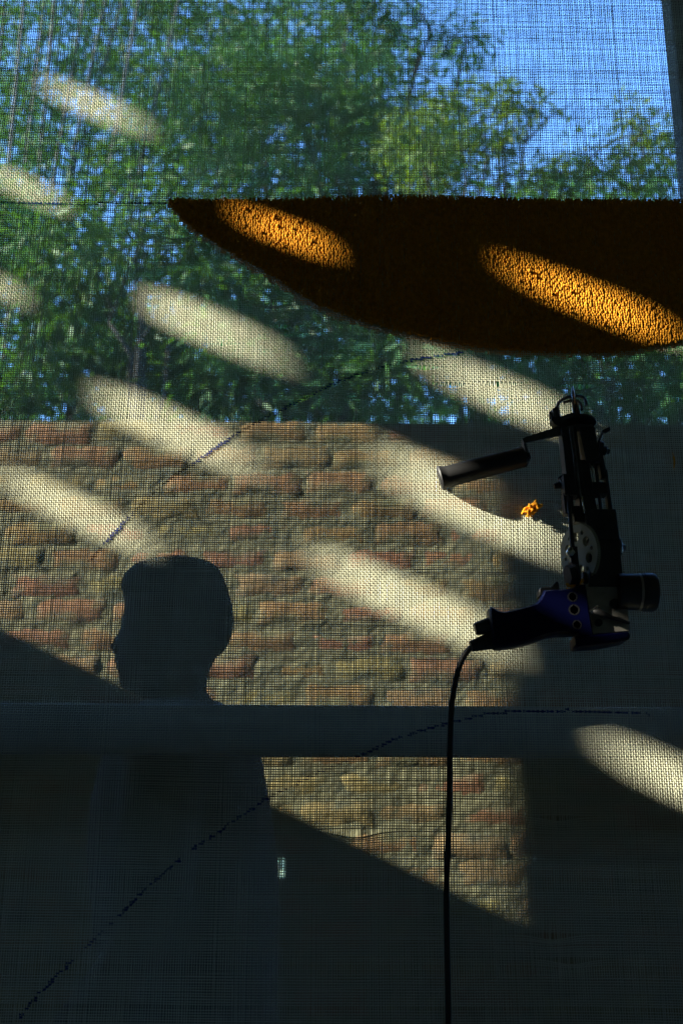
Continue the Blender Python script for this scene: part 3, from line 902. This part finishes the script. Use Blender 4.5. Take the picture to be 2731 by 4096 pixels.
# wing nuts, trigger wire, small knob
knob('wing_nut', P2(700, 1350, .036), P2(515, 1398, .036), [(0, .012), (.3, .011), (.34, .008), (.55, .0085), (.6, .005), (1, .0035)], M['black'])
mb = MB(); mb.box(P2(655, 1330, .036), (.012, .004, .018), Matrix.Rotation(R(-35), 3, 'Y')); mb.build('wing', M['black'], gun, bevel=.001)
knob('wing_nut', P2(1060, 930, .036), P2(1210, 965, .036), [(0, .012), (.35, .011), (.4, .006), (.7, .0065), (.8, .004), (1, .0035)], M['black'])
rod('lever_wire', [P2(1062, 900, .036), P2(1085, 820, .036), P2(1120, 730, .034), P2(1140, 700, .034)], .0018, M['steel'], n=8)
mb = MB(); mb.prism(poly(P2, [(1118, 690), (1180, 660), (1215, 645), (1225, 690), (1175, 715), (1125, 712)], .034, .006), .006); mb.build('lever_tip', M['black'], gun, bevel=.0006)
knob('lock_knob', P3(985, 600, .045), P3(1092, 600, .045), [(0, .014), (.35, .013), (.7, .006), (1, .004)], M['black'])
# connecting rod, ball joint, crank
strip('connecting_rod', P3, (385, -100), (440, 590), (44, 60), .008, M['castdark'], h3, .016, True)
mb = MB(); mb.tube([P3(410, 600, .062), P3(410, 625, .062), P3(408, 665, .062), P3(412, 700, .062), P3(420, 715, .062)], [.003, .0045, .0062, .0045, .003], 14); mb.build('ball_joint', M['bright'], gun, smooth=60)
strip('crank', P3, (450, 580), (480, 990), (90, 110), .010, M['castdark'], h3, .012)
knob('crank_bolt', P3(470, 930, .062), P3(370, 945, .064), [(0, .016), (.3, .016), (.32, .013), (1, .0125)], M['black'], n=6)
# ivory gear wheel seen obliquely
gear = MB()
gc = P3(527, 672, .046)
ry_ = (P3(520, 305, .046) - P3(560, 1040, .046)).length / 2
nrm = Vector((-.90, -.42, -.10)).normalized()
tv = (P3(500, 305, .046) - P3(575, 1040, .046)).normalized()
tv = (tv - nrm * tv.dot(nrm)).normalized(); tu = nrm.cross(tv).normalized()
NT = 84
bmg = bmesh.new()
edg = []
def ringpts(c2, r, n, teeth=False):
    out = []
    for k in range(n):
        t = 2 * math.pi * k / n
        rr2 = r
        if teeth: rr2 = r * (1.0 if (k // 2) % 2 == 0 else .965)
        out.append(gc + tu * (c2[0] + math.cos(t) * rr2) + tv * (c2[1] + math.sin(t) * rr2))
    return out
edg += loop(bmg, ringpts((0, 0), ry_, NT * 4, True))
for k in range(6):
    t = 2 * math.pi * k / 6 + .5
    edg += loop(bmg, ringpts((math.cos(t) * ry_ * .56, math.sin(t) * ry_ * .56), ry_ * .165, 20))
    t += math.pi / 6
    edg += loop(bmg, ringpts((math.cos(t) * ry_ * .70, math.sin(t) * ry_ * .70), ry_ * .07, 12))
bmesh.ops.triangle_fill(bmg, use_beauty=True, use_dissolve=False, edges=edg)
me = bpy.data.meshes.new('gear_wheel'); bmg.to_mesh(me); bmg.free(); me.materials.append(M['gear'])
go = bpy.data.objects.new('gear_wheel', me); COL.objects.link(go); go.parent = gun
so = go.modifiers.new('sol', 'SOLIDIFY'); so.thickness = .005; so.offset = 0
# motor
m0 = P3(990, 1150, .058); m1 = P3(1482, 1160, .058)
md = m1 - m0
mr_ = (P3(1200, 925, .058) - P3(1200, 1400, .058)).length / 2
mb = MB(); mb.tube([m0 + md * t for t in (0, .60, .61, .66, .67, .90, .96, .995, 1.0)], [mr_ * q for q in (.94, .94, .97, .97, 1, 1, .95, .80, .5)], 32)
mb.build('motor', M['black'], gun, smooth=35)
mb = MB(); mb.tube([m0 + md * .52, m0 + md * .58], mr_ * .965, 32); mb.build('motor_band', M['plate'], gun, smooth=35)
# metal side plate with its screws and terminal
pl = flatpart('side_plate', P3, [(577, 1066), (700, 1010), (1080, 1000), (1128, 1400), (1156, 1642), (666, 1682)], .058, .004, M['plate'])
flatpart('plate_edge', P3, [(568, 1062), (580, 1062), (672, 1682), (658, 1684)], .058, .010, M['bright'])
for (x, y, r) in ((962, 1310, .0085), (755, 1542, .006)):
    mb = MB(); c = P3(x, y, .060); mb.tube([c, c + Vector((0, -.003, 0)), c + Vector((0, -.004, 0))], [r * .8, r * .8, r * .5], 16); mb.build('screw', M['castdark'], gun, smooth=40)
rod('terminal', [P3(655, 1408, .066), P3(690, 1385, .067), P3(755, 1330, .069)], [.004, .0025, .0018], M['bright'])
rod('lead_wire', [P3(690, 1395, .066), P3(760, 1400, .070), P3(840, 1440, .069), P3(930, 1480, .067), P3(1040, 1510, .066), P3(1145, 1545, .064)], [.003, .0042, .0036, .003, .0022, .0018], M['rubber'])
flatpart('gear_case', P3, [(560, 900), (1040, 900), (1120, 1400), (1150, 1640), (666, 1680), (570, 1060)], .044, .022, M['castdark'], bevel=.001)
# blue lower shell and grip
flatpart('lower_shell', P3, [(468, 1688), (560, 1700), (668, 1686), (1156, 1646), (1162, 1716), (1150, 1745), (900, 1800), (700, 1822), (482, 1838)], .050, .040, M['blue'], bevel=.0035)
grip_o = [(305, 610), (330, 580), (375, 584), (430, 622), (500, 634), (640, 605), (780, 567), (895, 532), (935, 485), (965, 425), (985, 372), (1215, 356), (1320, 350), (1430, 300), (1515, 287),
          (1568, 650), (1612, 920), (1640, 960), (1410, 968), (1400, 915), (1300, 926), (1150, 930), (1000, 962), (850, 1020), (700, 1060), (560, 1085), (450, 1096), (395, 1085), (345, 1050), (330, 900), (312, 740)]
mb = MB()
# rounded section: three layers of the outline drawn in towards its middle line
def inset(pts, d):
    n = len(pts); out = []
    for i in range(n):
        a = Vector(pts[i - 1]); b = Vector(pts[i]); c = Vector(pts[(i + 1) % n])
        e1 = (b - a); e2 = (c - b)
        n1 = Vector((-e1.y, e1.x)); n2 = Vector((-e2.y, e2.x))
        q = n1.normalized() + n2.normalized()
        q = q / max(.5, q.length) if q.length > 1e-6 else Vector((0, 0))
        out.append((b.x + q.x * d, b.y + q.y * d))
    return out
def area(p): return sum(p[i - 1][0] * p[i][1] - p[i][0] * p[i - 1][1] for i in range(len(p)))
sgn = 1 if area(grip_o) > 0 else -1
GH, GT = .052, .034
lay = [(-.5, 34), (-.42, 14), (-.25, 3), (0, 0), (.25, 3), (.42, 14), (.5, 34)]
nP = len(grip_o); vs = []; fs = []
for (q, ins) in lay:
    ring = inset(grip_o, sgn * ins)
    vs += [P4(x, y, GH) + Vector((0, q * GT, 0)) for (x, y) in ring]
for i in range(len(lay) - 1):
    for k in range(nP):
        a = i * nP + k; b = i * nP + (k + 1) % nP
        fs.append((a, b, b + nP, a + nP))
fs += [tuple(range(nP)), tuple(range((len(lay) - 1) * nP, len(lay) * nP))]
mb.add(vs, fs)
grip = mb.build('grip', M['blue'], gun, smooth=50)
for (x, y, r) in ((1372, 432, .0062), (1392, 595, .0068), (1428, 782, .0058)):
    mb = MB(); c = P4(x, y, GH + GT / 2 - .001); mb.tube([c + Vector((0, .004, 0)), c + Vector((0, -.0012, 0)), c + Vector((0, -.0012, 0)), c + Vector((0, .003, 0))], [r, r, r * .72, r * .70], 20, caps=False)
    mb.disc(c + Vector((0, .002, 0)), (0, 1, 0), r * .72, .001, 20)
    mb.build('screw_recess', M['castdark'], grip, smooth=40)
flatpart('trigger', P4, [(958, 330), (970, 314), (1110, 302), (1150, 258), (1172, 232), (1196, 234), (1206, 270), (1218, 400), (960, 420)], GH, .020, M['black'], bevel=.0015)
knob('cable_gland', P4(345, 790, GH), P4(150, 838, GH), [(0, .0105), (.5, .0092), (.9, .0080), (1, .0070)], M['black'])
knob('strain_relief', P4(400, 970, GH), P4(100, 1052, GH), [(0, .0125), (.15, .0125), (.2, .0105), (.6, .0085), (1, .0068)], M['rubber'])
cp = [U(u, v, -max(.007, GH - max(0, v - 1484) / 200 * .045)) for (u, v) in [(1088, 1484), (1076, 1492), (1062, 1512), (1050, 1545), (1040, 1595), (1035, 1650), (1032, 1740), (1031, 1850), (1028, 1950), (1025, 2040), (1026, 2150), (1028, 2250), (1029, 2370), (1030, 2500)]]
cp += [Vector((cp[-1].x + .02, -.08, .5)), Vector((cp[-1].x - .02, -.14, .10)), Vector((cp[-1].x - .15, -.25, .012)), Vector((cp[-1].x - .6, -.6, .008))]
def catm(P, n=6):
    out = []
    for i in range(len(P) - 1):
        p0 = P[max(0, i - 1)]; p1 = P[i]; p2 = P[i + 1]; p3 = P[min(len(P) - 1, i + 2)]
        for k in range(n):
            t = k / n
            out.append(.5 * ((2 * p1) + (-p0 + p2) * t + (2 * p0 - 5 * p1 + 4 * p2 - p3) * t * t + (-p0 + 3 * p1 - 3 * p2 + p3) * t ** 3))
    out.append(P[-1]); return out
mb = MB(); mb.tube(catm(cp), .0036, 12); mb.build('power_cord', M['rubber'], gun, smooth=60)
# yarn caught in the gun
def yarn_bundle(name, parent, strands, r, seed, mt=None):
    mb = MB(); rq = random.Random(seed)
    for s in strands:
        P = [Vector(p) + Vector((rq.gauss(0, .0008), rq.gauss(0, .0008), rq.gauss(0, .0008))) for p in s]
        mb.tube(catm(P, 5), [r * (1 - .5 * i / (len(P) * 5)) for i in range((len(P) - 1) * 5 + 1)], 6)
    return mb.build(name, mt or M['yarn'], parent, smooth=60)
yarn_bundle('caught_yarn', gun, [[P4(1290 + k * 6, 262 + k * 14, .060 - k * .002), P4(1360, 262 + k * 12, .062), P4(1440, 240 + k * 10, .061), P4(1505, 205 + k * 16, .058)] for k in range(5)], .0011, 3)
yarn_bundle('caught_yarn', gun, [[P2(505 - k * 4, 440 + k * 30, .024), P2(480 + k * 8, 470 + k * 35, .022), P2(525, 560 + k * 12, .022), P2(540 + k * 5, 630, .024)] for k in range(4)], .0012, 4)

# loose orange yarn stuck in the cloth
ty = empty('yarn_tuft', (0, 0, 0), 'small ragged tuft of orange yarn sticking out of the cloth beside the tufting gun', 'yarn')
base = P1(1340, 1690, .004)
rq = random.Random(12)
ends = [(1385, 1565), (1370, 1590), (1470, 1622), (1455, 1640), (1395, 1680), (1210, 1745), (1225, 1720), (1260, 1780), (1290, 1790), (1330, 1780), (1370, 1730), (1300, 1620), (1280, 1650), (1440, 1655), (1320, 1640), (1350, 1760), (1400, 1700), (1250, 1710), (1310, 1700), (1375, 1640), (1420, 1670)]
for (x, y) in ends:
    e = P1(x, y, .004 + rq.uniform(.002, .014))
    a0 = base + Vector((rq.gauss(0, .003), 0, rq.gauss(0, .003)))
    mdl = a0.lerp(e, .5) + Vector((rq.gauss(0, .003), -rq.uniform(.002, .009), rq.gauss(0, .003)))
    mb = MB(); mb.tube(catm([a0, mdl, e], 6), [.0022 - .0012 * i / 12 for i in range(13)], 7); mb.build('strand', M['yarn'], ty, smooth=60)
sc = MB(); a0 = S(2689, 1812, -.003); b0 = S(2695, 1845, -.005); c0_ = S(2692, 1880, -.003)
sc.tube(catm([a0, b0, c0_], 5), .0012, 6)
tag(sc.build('yarn_scrap', M['yarn'], None, smooth=60), 'single short orange yarn end on the cloth at the right edge', 'yarn')
